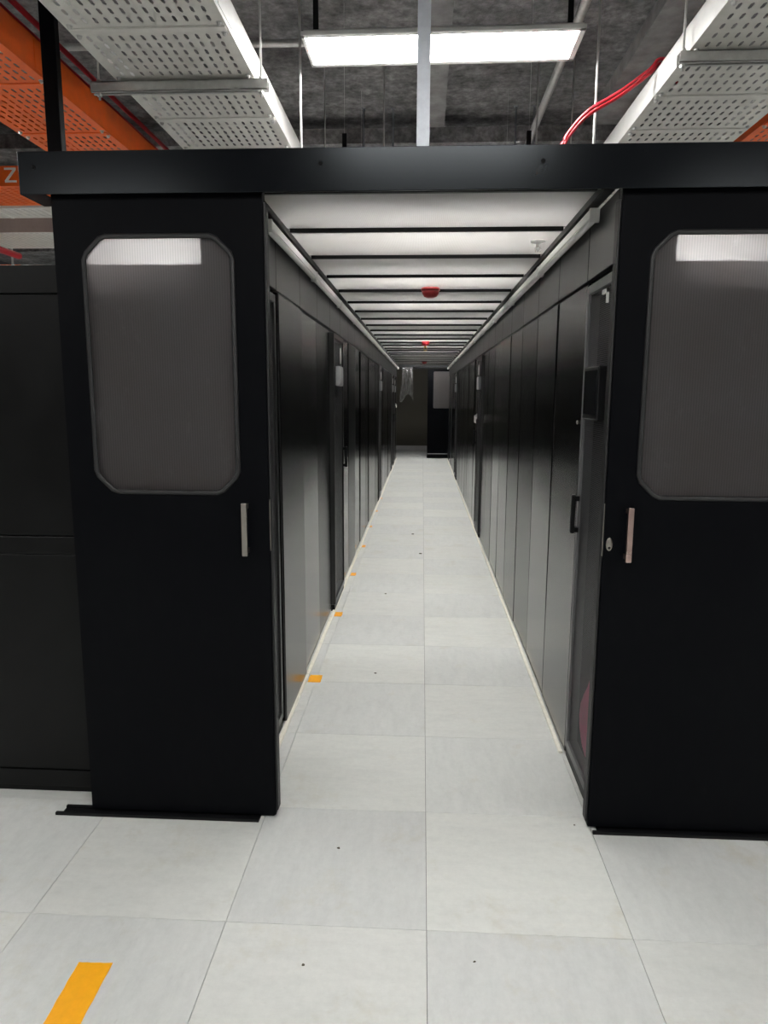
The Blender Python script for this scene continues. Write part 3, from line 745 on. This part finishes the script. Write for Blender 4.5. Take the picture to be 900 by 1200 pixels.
# red cable swinging from the right tray
def spline(P, n=8):
    P = [Vector(p) for p in P]; P = [P[0]*2-P[1]]+P+[P[-1]*2-P[-2]]; out = []
    for i in range(1, len(P)-2):
        for k in range(n):
            t = k/n; a, b, c, d = P[i-1:i+3]
            out.append(.5*((2*b)+(c-a)*t+(2*a-5*b+4*c-d)*t*t+(3*b-a-3*c+d)*t**3))
    out.append(P[-2]); return out
RC = [(1.09, 1.62, 2.93), (1.06, 1.62, 3.01), (1.0, 1.62, 3.034), (.955, 1.62, 2.99), (.827, 1.62, 2.90), (.706, 1.62, 2.832), (.633, 1.62, 2.761), (.584, 1.62, 2.682), (.545, 1.62, 2.56), (.53, 1.62, 2.40), (.53, 1.62, 2.29)]
t = thing('red_cable', 'red twin cable arching from the right grey tray down behind the header', 'cable', RC[0])
for k, dy in enumerate((0, .016)):
    p0 = Vector(RC[0]); tube('strand', [p-p0+Vector((dy*.3, dy, -dy*.8)) for p in spline(RC)], .0075, 'red_paint', t, 8)

# far left background bits
t = thing('air_duct', 'black insulated duct far left behind the crossing trays', 'duct', (-2.9, 9.2, 2.3))
box('casing', (-1.33, 1.1, 0, .8, 0, .95), 'duct_black', t, .02)
for x in (-1.2, 1.0): tube('hanger_rod', [(x, .4, .95), (x, .4, ZC-2.3)], .01, 'galvanized', t, 8)
box('joint_flange', (-1.34, 1.11, .25, .29, -.02, .97), 'wall_dark', t)
t = thing('cable_ladder', 'small orange ladder with pale rungs far left above the cabinets', 'ladder', (-5.36, 6.5, 2.80))
box('side_rail', (-1.2, .62, 0, .02, 0, .24), 'tray_orange', t)
box('side_rail', (-1.2, .62, .5, .52, 0, .24), 'tray_orange', t)
for i in range(8): tube('rung', [(-1.1+i*.23, .01, .12), (-1.1+i*.23, .51, .12)], .012, 'galvanized', t, 8)
for i in (0, 1, 2): tube('drop_rod', [(-.9+i*.72, -.012, .02), (-.9+i*.72, -.012, ZC-2.8)], .014, 'galvanized', t, 8)

# white painted mark on the orange crossing tray
t = thing('tray_mark', 'white painted mark on the face of the orange crossing tray', 'marking', (-3.17, 3.6295, 3.122))
for zz in (.09, 0): box('stroke', (-.02, .07, -.002, 0, zz, zz+.015), 'paper', t)
bm = bmesh.new(); vv = [bm.verts.new(p) for p in ((.045, -.002, .09), (.07, -.002, .09), (.005, -.002, .015), (-.02, -.002, .015))]; bm.faces.new(vv)
ret = bmesh.ops.extrude_face_region(bm, geom=bm.faces[:]); bmesh.ops.translate(bm, verts=[v for v in ret['geom'] if isinstance(v, bmesh.types.BMVert)], vec=(0, .002, 0))
link('stroke', to_mesh(bm, 'stroke'), 'paper', t)

# ------------------------------------------------------------------ floor tape and debris
def tape(x0, x1, y0, y1, label, rz=0):
    c = ((x0+x1)/2, (y0+y1)/2, 0.0002)
    bm = bmesh.new(); n = 8; hx, hy = (x1-x0)/2, (y1-y0)/2
    A = [(-hx, -hy), (hx, -hy), (hx, hy), (-hx, hy)]; P = []
    for k in range(4):
        a, b = A[k], A[(k+1) % 4]
        for i in range(n):
            f = i/n; j = random.uniform(-.0015, .0015)
            P.append((a[0]+(b[0]-a[0])*f+j, a[1]+(b[1]-a[1])*f+j))
    L0 = [bm.verts.new((x, y, 0)) for x, y in P]; L1 = [bm.verts.new((x, y, .0012)) for x, y in P]
    bm.faces.new(L0); bm.faces.new(L1)
    for k in range(len(P)): bm.faces.new((L0[k], L0[(k+1) % len(P)], L1[(k+1) % len(P)], L1[k]))
    o = link('floor_tape', to_mesh(bm, 'floor_tape'), 'yellow_tape', None, c); o.rotation_euler.z = rz
    tag(o, label, 'tape', 'yellow tape strips on the floor')
for k, (yc, x1) in enumerate(((1.838, -.572), (3.008, -.588), (4.16, -.597), (5.335, -.606), (6.455, -.615), (7.6, -.62), (8.8, -.625))):
    tape(XL+.028, x1, yc-.05, yc+.05, 'short orange-yellow tape strip by the left row, %s from the sliding door' % ORD[k])
tape(-.962, -.868, -.42, -.175, 'orange-yellow tape strip on the open floor at the lower left', math.radians(1))
def chip(x, y, r, label):
    bm = bmesh.new(); n = 7
    P = [(r*random.uniform(.5, 1.1)*math.cos(2*math.pi*k/n), r*.7*random.uniform(.5, 1.1)*math.sin(2*math.pi*k/n)) for k in range(n)]
    A = [bm.verts.new((a, b, 0)) for a, b in P]; B = [bm.verts.new((a*.7, b*.7, r*.35)) for a, b in P]
    bm.faces.new(A); bm.faces.new(B)
    for k in range(n): bm.faces.new((A[k], A[(k+1) % n], B[(k+1) % n], B[k]))
    tag(link('debris_chip', to_mesh(bm, 'debris_chip'), 'debris', None, (x, y, .0001)), label, 'debris', 'bits of debris on the floor')
chip(-0.303, 0.365, 0.007, 'tiny dark chip on the darker tile just in front of the aisle')
chip(-0.342, -0.149, 0.007, 'tiny dark chip near the bottom of the picture, left of centre')
chip(-0.029, 5.017, 0.02, 'dark flake on the centre seam midway down the aisle')
chip(-0.119, 6.018, 0.018, 'thin dark flake left of the centre seam, the farthest one in the aisle')
chip(0.133, -0.110, 0.005, 'tiny chip right of centre near the bottom of the picture')
chip(0.546, 0.550, 0.006, 'tiny chip at the foot of the right sliding door')
chip(-0.278, 1.937, 0.009, 'tiny speck left of the centre seam at the near end of the aisle')
chip(-0.303, 3.559, 0.012, 'small flake left of the centre seam, in front of the second tape strip')
